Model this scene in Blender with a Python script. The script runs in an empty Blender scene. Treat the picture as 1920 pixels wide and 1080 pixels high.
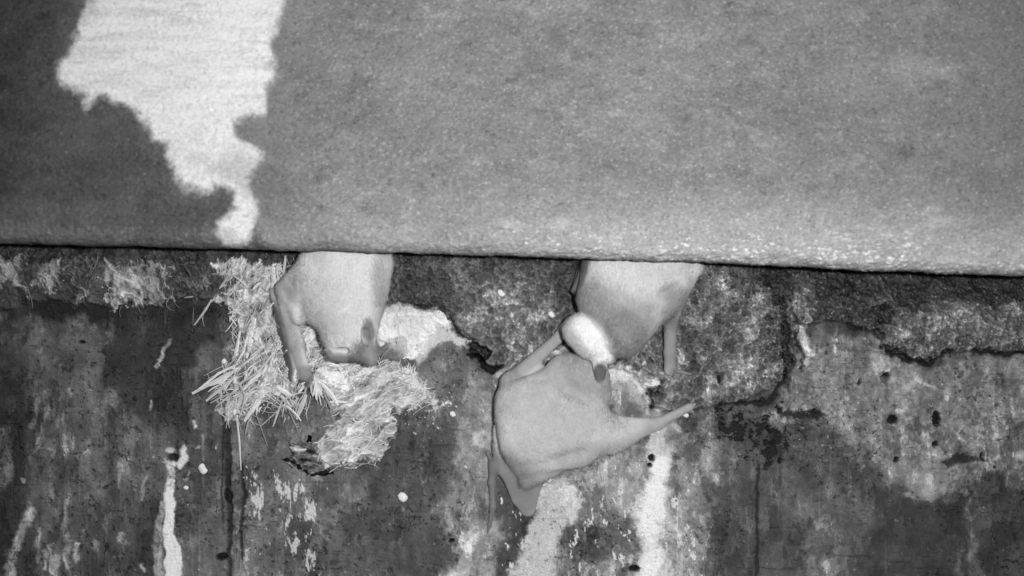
import bpy, math, random
import numpy as np

# ------------------------------------------------------------------ camera, sky, lamp, exposure
D = 1.2            # metres from the lens to the wall
S = 0.0005         # metres per photograph pixel at the wall
CZ = 1.7           # height of the lens above the ground
sc = bpy.context.scene
cam_d = bpy.data.cameras.new('camera'); cam = bpy.data.objects.new('camera', cam_d)
sc.collection.objects.link(cam); sc.camera = cam
cam.location = (0, -D, CZ); cam.rotation_euler = (math.radians(90), 0, 0)
cam_d.sensor_width = 36; cam_d.lens = 36 * D / (1920 * S)
cam_d.clip_start = 0.02; cam_d.clip_end = 200
cam_d.dof.use_dof = True; cam_d.dof.focus_distance = D - 0.008; cam_d.dof.aperture_fstop = 2.2

world = bpy.data.worlds.new('World'); sc.world = world; world.use_nodes = True
wn = world.node_tree.nodes; wl = world.node_tree.links
bg = wn['Background']; sky = wn.new('ShaderNodeTexSky'); sky.sky_type = 'NISHITA'; sky.sun_disc = False
sky.sun_elevation = math.radians(4); sky.sun_rotation = math.radians(170)
bw = wn.new('ShaderNodeRGBToBW'); wl.new(sky.outputs[0], bw.inputs[0]); wl.new(bw.outputs[0], bg.inputs[0])
bg.inputs[1].default_value = 0.10

# the infrared night lamp that lights the place, beside and a little above the lens
ld = bpy.data.lights.new('night_lamp', 'SPOT'); lamp = bpy.data.objects.new('night_lamp', ld)
sc.collection.objects.link(lamp)
lamp.location = (0.15, -D - 0.02, CZ + 0.045)
lamp.rotation_euler = (math.radians(90 - 3), 0, math.radians(6))
ld.energy = 52; ld.spot_size = math.radians(78); ld.spot_blend = 1.0; ld.shadow_soft_size = 0.018

sc.view_settings.view_transform = 'Standard'; sc.view_settings.look = 'None'
sc.view_settings.exposure = 0; sc.view_settings.gamma = 1

# ------------------------------------------------------------------ helpers
COL = sc.collection
rng = np.random.default_rng(7); random.seed(7)
def lin(v):
    c = np.asarray(v, dtype=np.float64) / 255.0
    return np.where(c <= 0.04045, c / 12.92, ((c + 0.055) / 1.055) ** 2.4)
def W(px, py, d=0.0):
    """photo pixel + depth in front of the wall (in px of 0.5 mm) -> world metres"""
    px = np.asarray(px, float); py = np.asarray(py, float); d = np.asarray(d, float)
    f = (D - d * S) / D
    return np.stack(np.broadcast_arrays((px - 960) * S * f, -d * S, CZ + (540 - py) * S * f), -1)
TAB = np.random.default_rng(3).random((8, 256, 256)).astype(np.float32)
def vn(x, y, seed=0):
    t = TAB[seed % 8]; o = seed * 37
    xi = np.floor(x).astype(np.int64); yi = np.floor(y).astype(np.int64)
    fx = (x - xi); fy = (y - yi)
    fx = fx * fx * (3 - 2 * fx); fy = fy * fy * (3 - 2 * fy)
    x0 = (xi + o) & 255; x1 = (xi + o + 1) & 255; y0 = (yi + o) & 255; y1 = (yi + o + 1) & 255
    return (t[y0, x0] * (1 - fx) + t[y0, x1] * fx) * (1 - fy) + (t[y1, x0] * (1 - fx) + t[y1, x1] * fx) * fy
def fbm(x, y, sx, sy=None, oct=4, seed=0, gain=0.5):
    """zero-centred noise, roughly -1..1; sx, sy = feature size in px"""
    iso = sy is None or sy == sx; sy = sy or sx; a = 1; t = 0; n = 0; x0_, y0_ = x, y
    for i in range(oct):
        if iso: ca, sa = math.cos(0.5 + 0.9 * i), math.sin(0.5 + 0.9 * i); x = x0_ * ca - y0_ * sa; y = x0_ * sa + y0_ * ca
        t = t + a * (vn(x / sx * 2 ** i + 13.7 * i, y / sy * 2 ** i + 7.1 * i, seed + i) - 0.5) * 2
        n += a; a *= gain
    return t / n * 1.6
def sstep(a, b, x):
    t = np.clip((x - a) / (b - a), 0, 1); return t * t * (3 - 2 * t)
def seg_dist(X, Y, pts, closed=False):
    best = np.full(X.shape, 1e9); T = np.zeros(X.shape)
    n = len(pts); rr = range(n if closed else n - 1)
    for i in rr:
        ax, ay = pts[i][:2]; bx, by = pts[(i + 1) % n][:2]
        dx, dy = bx - ax, by - ay; L = dx * dx + dy * dy + 1e-9
        t = np.clip(((X - ax) * dx + (Y - ay) * dy) / L, 0, 1)
        d = np.hypot(X - ax - t * dx, Y - ay - t * dy)
        m = d < best; best = np.where(m, d, best); T = np.where(m, i + t, T)
    return best, T
def inside(X, Y, pts):
    c = np.zeros(X.shape, bool); n = len(pts)
    for i in range(n):
        ax, ay = pts[i]; bx, by = pts[(i + 1) % n]
        if ay == by: continue
        cr = ((ay > Y) != (by > Y)) & (X < (bx - ax) * (Y - ay) / (by - ay) + ax)
        c ^= cr
    return c
class Canvas:
    """values over a surface addressed in photograph pixels"""
    def __init__(s, X, Y, base, seed=0):
        s.X, s.Y = X, Y; s.v = np.full(X.shape, float(base)); s.h = np.zeros(X.shape)
        s.wx = fbm(X, Y, 40, oct=5, seed=seed + 1, gain=0.6); s.wy = fbm(X, Y, 40, oct=5, seed=seed + 2, gain=0.6)
        s.n1 = fbm(X, Y, 60, oct=6, seed=seed + 3, gain=0.65)
        s.fx = fbm(X, Y, 11, oct=4, seed=seed + 4, gain=0.75); s.fyy = fbm(X, Y, 11, oct=4, seed=seed + 6, gain=0.75)
    def _box(s, x0, y0, x1, y1, pad):
        m = (s.X > x0 - pad) & (s.X < x1 + pad) & (s.Y > y0 - pad) & (s.Y < y1 + pad)
        return m
    def mask_poly(s, pts, soft=6, warp=10):
        xs = [p[0] for p in pts]; ys = [p[1] for p in pts]
        b = s._box(min(xs), min(ys), max(xs), max(ys), soft * 3 + warp * 2)
        fw = 1.2 + 0.30 * warp; X = s.X[b] + s.wx[b] * warp + s.fx[b] * fw; Y = s.Y[b] + s.wy[b] * warp + s.fyy[b] * fw
        d, _ = seg_dist(X, Y, pts, True); d = np.where(inside(X, Y, pts), d, -d)
        return b, sstep(-soft, soft, d)
    def mask_line(s, pts, soft=3, warp=4):
        """pts = (x, y, halfwidth)"""
        xs = [p[0] for p in pts]; ys = [p[1] for p in pts]; wm = max(p[2] for p in pts)
        b = s._box(min(xs), min(ys), max(xs), max(ys), soft * 3 + warp * 2 + wm)
        fw = 1.2 + 0.30 * warp; X = s.X[b] + s.wx[b] * warp + s.fx[b] * fw; Y = s.Y[b] + s.wy[b] * warp + s.fyy[b] * fw
        d, T = seg_dist(X, Y, pts)
        w = np.interp(T, range(len(pts)), [p[2] for p in pts])
        return b, sstep(soft, -soft, d - w)
    def put(s, bm, val, op=1.0, h=0.0, mottle=0.0):
        b, m = bm
        if m.ndim == 2: m = m[b]
        k = m * op
        if mottle: k = k * np.clip(1 + mottle * s.n1[b] * 2.0, 0, 1)
        if val is not None: s.v[b] = s.v[b] * (1 - k) + val * k
        if h: s.h[b] += h * k
    def poly(s, pts, val, soft=6, warp=10, op=1.0, h=0.0, mottle=0.0): s.put(s.mask_poly(pts, soft, warp), val, op, h, mottle)
    def line(s, pts, val, soft=3, warp=4, op=1.0, h=0.0, mottle=0.0): s.put(s.mask_line(pts, soft, warp), val, op, h, mottle)
    def blob(s, x, y, rx, ry, val, soft=0.5, warp=6, op=1.0, h=0.0, mottle=0.0):
        b = s._box(x - rx, y - ry, x + rx, y + ry, warp * 2 + soft * max(rx, ry))
        fw = 1.2 + 0.30 * warp; X = s.X[b] + s.wx[b] * warp + s.fx[b] * fw; Y = s.Y[b] + s.wy[b] * warp + s.fyy[b] * fw
        d = np.hypot((X - x) / rx, (Y - y) / ry)
        s.put((b, sstep(1 + soft, 1 - soft, d)), val, op, h, mottle)
def tag(o, label=None, cat=None, group=None, kind=None):
    if label: o['label'] = label
    if cat: o['category'] = cat
    if group: o['group'] = group
    if kind: o['kind'] = kind
    return o
def mesh_obj(name, V, F, mat, parent=None, val=None, smooth=True):
    """V (n,3), F (m,4) or (m,3) int arrays, val = sRGB 0..255 surface tone per vertex"""
    V = np.ascontiguousarray(V, dtype=np.float32); F = np.ascontiguousarray(F, dtype=np.int32)
    me = bpy.data.meshes.new(name); n, k = F.shape
    me.vertices.add(len(V)); me.vertices.foreach_set('co', V.ravel())
    me.loops.add(n * k); me.loops.foreach_set('vertex_index', F.ravel())
    me.polygons.add(n); me.polygons.foreach_set('loop_start', np.arange(0, n * k, k, dtype=np.int32))
    me.polygons.foreach_set('use_smooth', np.full(n, smooth))
    me.update(calc_edges=True)
    if val is not None:
        a = me.attributes.new('tone', 'FLOAT', 'POINT')
        a.data.foreach_set('value', np.ascontiguousarray(lin(np.clip(val, 0, 255)), dtype=np.float32).ravel())
    me.materials.append(mat)
    o = bpy.data.objects.new(name, me); COL.objects.link(o)
    if parent: o.parent = parent
    return o
def grid_faces(nr, nc, keep=None):
    i = np.arange(nr * nc).reshape(nr, nc)
    F = np.stack([i[:-1, :-1], i[1:, :-1], i[1:, 1:], i[:-1, 1:]], -1).reshape(-1, 4)
    if keep is not None: F = F[keep.ravel()]
    return F
def compact(V, F, *attrs):
    u, inv = np.unique(F, return_inverse=True)
    return (V[u], inv.reshape(F.shape)) + tuple(a[u] for a in attrs)

def material(name, rough=0.8, spec=0.4, grain=0.25, gscale=900, bump=0.3, bscale=700, bdist=0.0006,
             stretch=(1, 1, 1), glint=0.0, sheen=0.0, trans=0.0, tone=None):
    m = bpy.data.materials.new(name); m.use_nodes = True
    N = m.node_tree.nodes; L = m.node_tree.links; P = N['Principled BSDF']
    at = N.new('ShaderNodeAttribute'); at.attribute_name = 'tone'
    tc = N.new('ShaderNodeTexCoord'); mp = N.new('ShaderNodeMapping'); mp.inputs['Scale'].default_value = stretch
    L.new(tc.outputs['Object'], mp.inputs[0])
    n1 = N.new('ShaderNodeTexNoise'); n1.inputs['Scale'].default_value = gscale; n1.inputs['Detail'].default_value = 3
    n1.inputs['Roughness'].default_value = 0.65; L.new(mp.outputs[0], n1.inputs['Vector'])
    mr = N.new('ShaderNodeMapRange'); mr.inputs[1].default_value = 0.25; mr.inputs[2].default_value = 0.75
    mr.inputs[3].default_value = 1 - grain; mr.inputs[4].default_value = 1 + grain; L.new(n1.outputs[0], mr.inputs[0])
    mu = N.new('ShaderNodeMath'); mu.operation = 'MULTIPLY'
    if tone is None: L.new(at.outputs['Fac'], mu.inputs[0])
    else: mu.inputs[0].default_value = float(lin(tone))
    L.new(mr.outputs[0], mu.inputs[1])
    cl = N.new('ShaderNodeMath'); cl.operation = 'MINIMUM'; cl.inputs[1].default_value = 0.85; L.new(mu.outputs[0], cl.inputs[0])
    L.new(cl.outputs[0], P.inputs['Base Color'])
    P.inputs['Roughness'].default_value = rough; P.inputs['Specular IOR Level'].default_value = spec
    if glint:
        vo = N.new('ShaderNodeTexNoise'); vo.inputs['Scale'].default_value = 480; vo.inputs['Detail'].default_value = 2
        L.new(tc.outputs['Object'], vo.inputs['Vector'])
        r = N.new('ShaderNodeMapRange'); r.inputs[1].default_value = 0.5; r.inputs[2].default_value = 0.66
        r.inputs[3].default_value = rough; r.inputs[4].default_value = max(0.12, rough - glint); L.new(vo.outputs[0], r.inputs[0])
        L.new(r.outputs[0], P.inputs['Roughness'])
    if sheen:
        P.inputs['Sheen Weight'].default_value = sheen; P.inputs['Sheen Roughness'].default_value = 0.5
    b = N.new('ShaderNodeBump'); b.inputs['Strength'].default_value = bump; b.inputs['Distance'].default_value = bdist
    n2 = N.new('ShaderNodeTexNoise'); n2.inputs['Scale'].default_value = bscale; n2.inputs['Detail'].default_value = 4
    n2.inputs['Roughness'].default_value = 0.7; L.new(mp.outputs[0], n2.inputs['Vector'])
    L.new(n2.outputs[0], b.inputs['Height']); L.new(b.outputs[0], P.inputs['Normal'])
    return m
M_wall = material('weathered_concrete', rough=0.75, spec=0.35, grain=0.30, gscale=650, bump=0.5, bscale=600, bdist=0.0010)
M_rough = material('exposed_aggregate', rough=0.62, spec=0.6, grain=0.5, gscale=480, bump=0.7, bscale=700, bdist=0.0012, glint=0.42)
M_beam = material('cast_concrete', rough=0.7, spec=0.4, grain=0.22, gscale=420, bump=0.5, bscale=420, bdist=0.0009, stretch=(0.7, 1, 1), glint=0.35)
M_crust = material('lime_crust', rough=0.7, spec=0.3, grain=0.12, gscale=300, bump=0.7, bscale=300, bdist=0.0015)
M_straw = material('dry_straw', rough=0.6, spec=0.3, grain=0.2, gscale=300, bump=0.2, bscale=500)
M_fibre = material('nest_fibre', rough=0.9, spec=0.1, grain=0.2, gscale=400, bump=0.4, bscale=400)
M_skin = material('bat_coat', rough=0.85, spec=0.15, grain=0.07, gscale=160, bump=0.25, bscale=500, bdist=0.0006, sheen=0.15)
M_hair = material('bat_hair', rough=0.8, spec=0.12, grain=0.08, gscale=200, bump=0.0, sheen=0.0)
M_ground = material('dusty_ground', rough=0.95, spec=0.2, grain=0.3, gscale=40, bump=0.5, bscale=60, bdist=0.01, tone=95)

def axis(lo, hi, step, far_lo, far_hi, g=1.12):
    c = list(np.arange(lo, hi, step)); a = []; s = step; v = lo
    while v > far_lo: s *= g; v -= s; a.append(v)
    b = []; s = step; v = c[-1]
    while v < far_hi: s *= g; v += s; b.append(v)
    return np.array(a[::-1] + c + b)

# ------------------------------------------------------------------ ground
gx = np.linspace(-40, 40, 81); gy = np.linspace(-60, 2, 63); GX, GY = np.meshgrid(gx, gy)
mesh_obj('ground', np.stack([GX.ravel(), GY.ravel(), (0.02 * fbm(GX, GY, 3, seed=2)).ravel()], -1), grid_faces(63, 81)[:, ::-1], M_ground)
tag(bpy.data.objects['ground'], kind='structure')

# ------------------------------------------------------------------ the wall: stained lower face + rough band of loose aggregate under the beam
ax = axis(-120, 2040, 1.5, -5200, 7100); ay = axis(400, 1130, 1.5, -500, 3380)
X, Y = np.meshgrid(ax, ay)
c = Canvas(X, Y, 80, seed=0)
streak = fbm(X, Y, 34, 260, oct=5, seed=5, gain=0.6); fine = fbm(X, Y, 9, oct=4, seed=11, gain=0.75); mid = fbm(X, Y, 90, oct=4, seed=21)
c.v += 24 * streak + 22 * mid
P = c.poly; Ln = c.line; B = c.blob
P = lambda pts, val, soft=6, warp=10, op=1.0, h=0.0, mottle=0.0: c.poly(pts, val, soft * 1.5, warp * 1.7, op, h, mottle)
# broad tones, left to right
P([(-200, 620), (40, 620), (50, 900), (20, 1200), (-200, 1200)], 44, 20, 30, 0.8, mottle=0.5)
P([(60, 600), (205, 590), (215, 720), (235, 830), (120, 850), (70, 760)], 98, 18, 20, 0.8, mottle=0.3)
P([(205, 585), (400, 575), (410, 640), (360, 700), (340, 790), (230, 790), (200, 690)], 46, 12, 16, 0.9, mottle=0.15)
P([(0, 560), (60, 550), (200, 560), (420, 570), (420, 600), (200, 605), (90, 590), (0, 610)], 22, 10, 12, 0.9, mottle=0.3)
P([(365, 650), (405, 640), (412, 700), (370, 715)], 108, 8, 8, 0.8)
P([(80, 880), (500, 800), (540, 1200), (60, 1200)], 80, 40, 30, 0.6)
P([(290, 980), (560, 990), (570, 1200), (340, 1200)], 108, 30, 30, 0.6, mottle=0.4)
P([(400, 740), (640, 720), (640, 1080), (400, 1080)], 104, 20, 15, 0.75)
P([(800, 610), (880, 640), (900, 760), (850, 800), (790, 740)], 108, 14, 14, 0.8)
P([(640, 890), (860, 760), (870, 1000), (800, 1200), (640, 1200)], 84, 16, 20, 0.9, mottle=0.2)
P([(865, 740), (945, 760), (930, 860), (955, 900), (935, 1200), (800, 1200), (850, 1040), (820, 950), (862, 880)], 140, 12, 14, 0.95, mottle=0.2)
P([(935, 880), (975, 930), (968, 1200), (925, 1200)], 76, 8, 10, 0.9)
P([(1000, 880), (1340, 780), (1350, 1200), (970, 1200)], 124, 18, 20, 0.9, mottle=0.15)
P([(1060, 985), (1150, 960), (1205, 985), (1200, 1030), (1130, 1050), (1060, 1040)], 84, 8, 14, 0.9)
P([(1010, 905), (1060, 895), (1085, 925), (1070, 985), (1045, 1040), (1065, 1200), (975, 1200), (968, 1040), (1000, 980), (998, 940)], 198, 9, 12, 0.95, mottle=0.35)
P([(1228, 795), (1262, 792), (1268, 880), (1262, 960), (1300, 1040), (1330, 1200), (1160, 1200), (1185, 1040), (1190, 960), (1212, 880)], 196, 9, 14, 0.95, mottle=0.3)
P([(1215, 860), (1255, 850), (1258, 960), (1240, 1060), (1250, 1200), (1205, 1200), (1196, 1040), (1205, 950)], 242, 8, 10, 0.9, mottle=0.3)
P([(1262, 880), (1320, 900), (1345, 1010), (1340, 1200), (1270, 1200)], 148, 14, 18, 0.8, mottle=0.3)
P([(1340, 860), (1640, 830), (1660, 1200), (1350, 1200)], 84, 24, 20, 0.85)
P([(1480, 900), (1600, 910), (1610, 1010), (1560, 1080), (1500, 1080), (1510, 960)], 116, 22, 24, 0.7, mottle=0.4)
P([(1440, 640), (1920, 640), (2100, 700), (2100, 900), (1900, 890), (1700, 900), (1600, 860), (1560, 800), (1470, 790)], 122, 16, 22, 0.95, mottle=0.12)
P([(1680, 880), (1840, 880), (1810, 930), (1770, 950), (1710, 935)], 132, 8, 12, 0.9)
P([(1850, 890), (2100, 870), (2100, 1200), (1640, 1200), (1650, 960), (1760, 960)], 66, 14, 20, 0.85)
P([(1880, 872), (2100, 850), (2100, 905), (1880, 905)], 118, 8, 10, 0.8)
P([(1560, 980), (1760, 950), (1780, 1200), (1600, 1200)], 68, 30, 24, 0.6)
Ln([(1822, 940, 5), (1818, 1000, 8), (1830, 1060, 10), (1835, 1110, 10)], 112, 6, 10, 0.7, mottle=0.3)
Ln([(1800, 1030, 6), (1797, 1120, 8)], 108, 6, 8, 0.6, mottle=0.3)
Ln([(1421, 872, 2), (1420, 980, 2), (1417, 1200, 2.5)], 38, 1.6, 2, 0.85, h=-5)
Ln([(1412, 900, 6), (1408, 1200, 8)], 66, 6, 4, 0.6)
Ln([(1440, 900, 4), (1436, 1200, 8)], 98, 6, 8, 0.4)
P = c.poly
# aggregate areas (rough band) -- shape kept for the relief as well
edge = [(-6000, 590), (-120, 592), (0, 585), (90, 560), (200, 572), (330, 560), (430, 560), (560, 590), (700, 560), (722, 574), (745, 572), (775, 578), (800, 582), (838, 588), (850, 605),
        (862, 622), (884, 632), (886, 660), (930, 690), (960, 700), (1060, 740), (1150, 690), (1190, 700), (1212, 735), (1222, 765), (1270, 775), (1340, 760), (1380, 755), (1420, 740),
        (1462, 712), (1482, 690), (1492, 640), (1500, 608), (1545, 600), (1590, 602), (1612, 615), (1640, 625), (1650, 650), (1680, 672), (1740, 672), (1800, 655),
        (1830, 648), (1860, 658), (1920, 662), (2040, 660), (7500, 700)]
band_poly = edge + [(7500, -1000), (-6000, -1000)]
bb, bm = c.mask_poly(band_poly, 4, 5); band = np.zeros(X.shape); band[bb] = bm
lb, lm = c.mask_poly([(-6000, -1000), (540, -1000), (600, 700), (-6000, 700)], 30, 10); left = np.zeros(X.shape); left[lb] = lm
c.put((np.ones(X.shape, bool), band * (1 - left)), 104)
c.put((np.ones(X.shape, bool), band * left), 60)
bandR = band * (1 - 0.6 * left)
P([(900, 560), (1060, 560), (1060, 640), (940, 700), (880, 630), (860, 590)], 148, 16, 16, 0.8, mottle=0.2)
P([(1205, 640), (1300, 560), (1420, 600), (1440, 720), (1230, 760)], 122, 20, 16, 0.7, mottle=0.3)
P([(1400, 480), (2100, 500), (2100, 575), (1480, 560), (1400, 540)], 42, 14, 14, 0.85, mottle=0.2)  # beam's shadow at the far right painted into the tone
P([(1480, 560), (1640, 560), (1650, 610), (1500, 600)], 86, 14, 14, 0.7)
P([(1640, 600), (1900, 600), (1900, 655), (1680, 665)], 96, 14, 14, 0.6)
c.put((np.ones(X.shape, bool), band * sstep(500, 484, Y) * 0.6), 48)  # shade right under the beam painted as a darker strip
# dark seams where the band ends or splits
for pts, hh in [([(722, 572, 1), (775, 576, 3), (838, 583, 3), (852, 606, 4), (864, 622, 4), (884, 634, 3)], -5),
                ([(1462, 560, 5), (1470, 600, 5), (1474, 660, 6), (1466, 700, 4)], -12), ([(1440, 515, 2), (1446, 545, 4), (1462, 562, 5)], -6),
                ([(1480, 575, 2), (1500, 610, 3), (1504, 650, 4), (1496, 690, 3)], -6), ([(1466, 700, 4), (1440, 745, 4), (1400, 758, 3), (1350, 762, 3)], -6),
                ([(1592, 605, 3), (1612, 617, 4), (1632, 612, 3), (1650, 600, 4)], -8), ([(1640, 620, 4), (1652, 650, 5), (1682, 673, 6), (1740, 671, 5), (1800, 655, 3)], -10),
                ([(1820, 645, 2), (1840, 660, 3), (1920, 661, 4), (2100, 664, 4)], -7), ([(1215, 735, 3), (1222, 768, 3), (1232, 712, 3)], -5), ([(1345, 755, 2), (1365, 762, 3)], -5)]:
    Ln([(a_, b_, w_ + 6) for a_, b_, w_ in pts], 52, 8, 16, 0.6, mottle=0.9)
    Ln(pts, 16, 2.4, 10, 0.95, h=hh, mottle=0.6)
# crevices and pits
Ln([(882, 636, 3), (893, 652, 8), (912, 658, 5), (900, 668, 7), (884, 672, 3)], 6, 2.5, 10, 1.0, h=-24, mottle=0.25); Ln([(896, 668, 4), (905, 684, 6), (922, 690, 6), (934, 688, 3)], 6, 2.5, 9, 1.0, h=-24, mottle=0.25)  # shade inside the crevice painted near black, on top of the cut
for x, y, rx, ry in [(1660, 708, 8, 11), (1672, 788, 9, 8), (1755, 787, 7, 12), (1754, 833, 4, 5), (1612, 718, 3, 5), (1680, 862, 4, 4), (1843, 855, 3, 6), (1866, 876, 3, 3), (1344, 710, 3, 5), (1217, 872, 5, 4),
                     (416, 1044, 10, 6), (152, 639, 6, 3), (1222, 858, 6, 7), (845, 1013, 5, 3), (1190, 1065, 10, 5)]:
    B(x, y, rx, ry, 8, 0.35, 3, 1.0, h=-18)  # shade down each pit painted in as well as cut
P([(1365, 785), (1440, 785), (1480, 870), (1450, 870), (1400, 830), (1370, 820)], 62, 12, 16, 0.8, mottle=0.4)
P([(1510, 770), (1538, 762), (1545, 778), (1520, 788), (1470, 780), (1460, 770)], 32, 5, 12, 0.9, h=-8, mottle=0.6)
P([(1635, 580), (1660, 568), (1678, 580), (1665, 605), (1645, 600)], 26, 4, 8, 0.95, h=-14, mottle=0.3)
P([(1770, 862), (1800, 850), (1840, 855), (1835, 862), (1800, 866), (1780, 876)], 40, 4, 8, 0.8, h=-5)
# pale marks: edges, runs of droppings, lime
P([(1143, 688), (1180, 684), (1200, 695), (1228, 712), (1232, 722), (1212, 730), (1208, 765), (1170, 780), (1143, 770)], 168, 6, 10, 0.9, mottle=0.15)
P([(1145, 688), (1182, 684), (1196, 700), (1180, 716), (1146, 718)], 214, 4, 6, 0.9, mottle=0.2)
P([(1198, 712), (1225, 712), (1234, 718), (1215, 727)], 235, 2, 3, 1.0, h=3)
P([(1012, 690), (1030, 660), (1062, 640), (1064, 664), (1030, 692)], 226, 3, 4, 1.0, h=3)
Ln([(930, 706, 4), (950, 690, 5), (975, 668, 4)], 205, 4, 6, 0.9)
P([(880, 690), (940, 700), (925, 780), (915, 850), (870, 800), (870, 740)], 132, 12, 14, 0.8, mottle=0.3)
P([(1120, 740), (1210, 740), (1215, 800), (1160, 790)], 122, 10, 8, 0.9)
B(1185, 770, 16, 16, 78, 0.5, 6, 0.8)
Ln([(1500, 612, 4), (1512, 640, 9), (1514, 668, 9), (1508, 690, 7)], 172, 5, 6, 0.85, mottle=0.3)
Ln([(1536, 618, 10), (1545, 700, 10)], 118, 6, 6, 0.7)
Ln([(1508, 640, 4), (1516, 664, 5)], 214, 3, 4, 0.9)
P([(712, 574), (745, 571), (775, 578), (820, 578), (842, 592), (850, 610), (865, 625), (884, 635), (884, 655), (850, 640), (830, 640), (800, 668), (785, 682), (740, 672), (705, 690), (690, 640)], 200, 5, 8, 0.95, h=3, mottle=0.15)
P([(690, 640), (745, 655), (830, 700), (870, 720), (890, 780), (860, 790), (800, 760), (760, 700), (700, 690)], 104, 10, 12, 0.85)
Ln([(1655, 703, 3), (1665, 690, 2)], 205, 2, 3, 0.9); Ln([(1717, 706, 3), (1728, 716, 3), (1755, 728, 2)], 190, 2, 4, 0.8); Ln([(1650, 712, 6), (1700, 722, 8)], 150, 4, 8, 0.6, mottle=0.4)
B(1685, 772, 8, 5, 180, 0.5, 4, 0.8); B(1755, 848, 5, 6, 170, 0.5, 4, 0.8); B(1704, 930, 12, 5, 150, 0.5, 4, 0.7)
Ln([(1870, 855, 3), (1900, 850, 4), (1925, 855, 4)], 160, 3, 6, 0.6, mottle=0.5)
Ln([(1898, 748, 2), (1899, 785, 2)], 190, 1.5, 4, 0.8, mottle=0.6)
# left: white runs on the wall
Ln([(322, 905, 8), (320, 935, 10), (318, 965, 11), (313, 1000, 10), (322, 1030, 14), (328, 1110, 20)], 250, 3, 5, 1.0, h=2, mottle=0.12)
Ln([(304, 945, 4), (296, 985, 7), (293, 1020, 9), (300, 1110, 9)], 158, 3, 4, 0.95, h=1)
Ln([(316, 862, 6), (322, 880, 7), (321, 905, 8)], 150, 3, 5, 0.95, h=1)
B(319, 845, 9, 7, 190, 0.4, 5, 0.95, h=3); Ln([(346, 842, 4), (347, 860, 6), (338, 875, 5), (318, 868, 4)], 222, 2, 4, 0.95, h=3)
B(324, 860, 12, 8, 22, 0.4, 5, 0.9, h=-8); B(344, 845, 6, 10, 225, 0.3, 3, 0.9, h=3)
Ln([(381, 815, 2), (381, 860, 3)], 130, 2, 2, 0.8)
Ln([(60, 955, 4), (50, 985, 9), (40, 1010, 10), (28, 1045, 8), (16, 1110, 9)], 152, 5, 10, 0.9, mottle=0.3)
Ln([(8, 800, 8), (14, 850, 10), (4, 900, 10)], 140, 7, 10, 0.8, mottle=0.4)
for (x0, y0, x1, y1, w, v) in [(88, 760, 68, 850, 4, 130), (70, 740, 60, 800, 5, 120), (130, 930, 120, 1000, 3, 140), (125, 975, 128, 1060, 5, 140), (100, 1020, 105, 1110, 5, 130), (78, 990, 70, 1050, 4, 120),
                              (275, 890, 262, 935, 3, 130), (142, 1015, 142, 1045, 4, 165), (88, 1030, 88, 1065, 4, 150), (230, 1005, 228, 1015, 5, 165), (265, 1060, 266, 1075, 3, 200), (95, 840, 97, 855, 4, 150),
                              (155, 850, 165, 845, 3, 150), (42, 895, 44, 905, 4, 170), (283, 755, 281, 770, 2, 180), (178, 1020, 180, 1030, 7, 125), (112, 1040, 100, 1075, 6, 130), (15, 1060, 10, 1110, 6, 120),
                              (305, 670, 320, 640, 4, 165), (294, 688, 302, 672, 5, 165), (130, 725, 127, 735, 3, 160), (364, 790, 365, 800, 2, 210), (345, 905, 357, 885, 1.5, 150), (372, 835, 365, 838, 3, 190)]:
    Ln([(x0, y0, w), ((x0 + x1) / 2 + 1, (y0 + y1) / 2, w * 1.1), (x1, y1, w * 0.8)], v, 2.5, 7, 0.85, mottle=0.45)
# dark vertical seams below the nest
Ln([(424, 785, 5), (427, 860, 6), (430, 930, 5), (428, 1200, 2)], 30, 3, 3, 0.85, h=-5, mottle=0.25); Ln([(418, 800, 2), (417, 980, 1.5)], 40, 1.5, 2, 0.8)
Ln([(452, 870, 2), (458, 920, 3), (452, 1000, 3), (455, 1050, 1)], 30, 2, 3, 0.8, h=-4)
B(428, 932, 5, 12, 10, 0.4, 3, 1.0, h=-8)
# speckled droppings fields
def speckle(x0, y0, x1, y1, val, thr, sx, sy, op=1.0, seed=40):
    b = c._box(x0, y0, x1, y1, 30)
    m = sstep(0, 45, np.minimum(np.minimum(X[b] - x0 + 20, x1 + 20 - X[b]), np.minimum(Y[b] - y0 + 20, y1 + 20 - Y[b])))
    n = fbm(X[b], Y[b], sx, sy, oct=4, seed=seed, gain=0.7)
    k = sstep(thr, thr + 0.14, n - (1 - m) * 0.9)
    c.v[b] = c.v[b] * (1 - k * op) + val * k * op; c.h[b] += (1.2 if val > 90 else -5) * k
speckle(1368, 782, 1440, 838, 12, -0.3, 18, 13, 0.95, seed=56); speckle(1420, 800, 1480, 875, 16, -0.1, 12, 16, 0.95, seed=57); speckle(1330, 760, 1420, 800, 30, 0.45, 8, 8, 0.8, seed=58)
speckle(1480, 755, 1560, 800, 30, 0.35, 12, 8, 0.8, seed=59)
speckle(1250, 790, 1700, 900, 30, 0.75, 10, 9, 0.8, seed=53); speckle(1440, 540, 1900, 900, 40, 0.95, 9, 8, 0.8, seed=54)
speckle(465, 880, 500, 1020, 195, 0.15, 10, 26)
speckle(520, 900, 600, 1090, 200, 0.12, 12, 34, seed=44)
speckle(450, 1010, 480, 1090, 170, 0.2, 10, 20, seed=47)
speckle(820, 715, 860, 790, 215, 0.42, 7, 7, seed=42)
speckle(740, 740, 850, 830, 205, 0.62, 6, 6, seed=43)
speckle(930, 880, 1330, 1200, 215, 0.55, 10, 20, seed=45)
speckle(1440, 700, 1920, 860, 165, 0.62, 8, 8, 0.7, seed=46)
speckle(0, 600, 420, 1080, 140, 0.95, 6, 12, 0.8, seed=48)
speckle(1200, 780, 1350, 850, 170, 0.6, 7, 7, 0.7, seed=49)
speckle(1350, 830, 1900, 1080, 140, 0.9, 6, 7, 0.7, seed=41)
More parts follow.
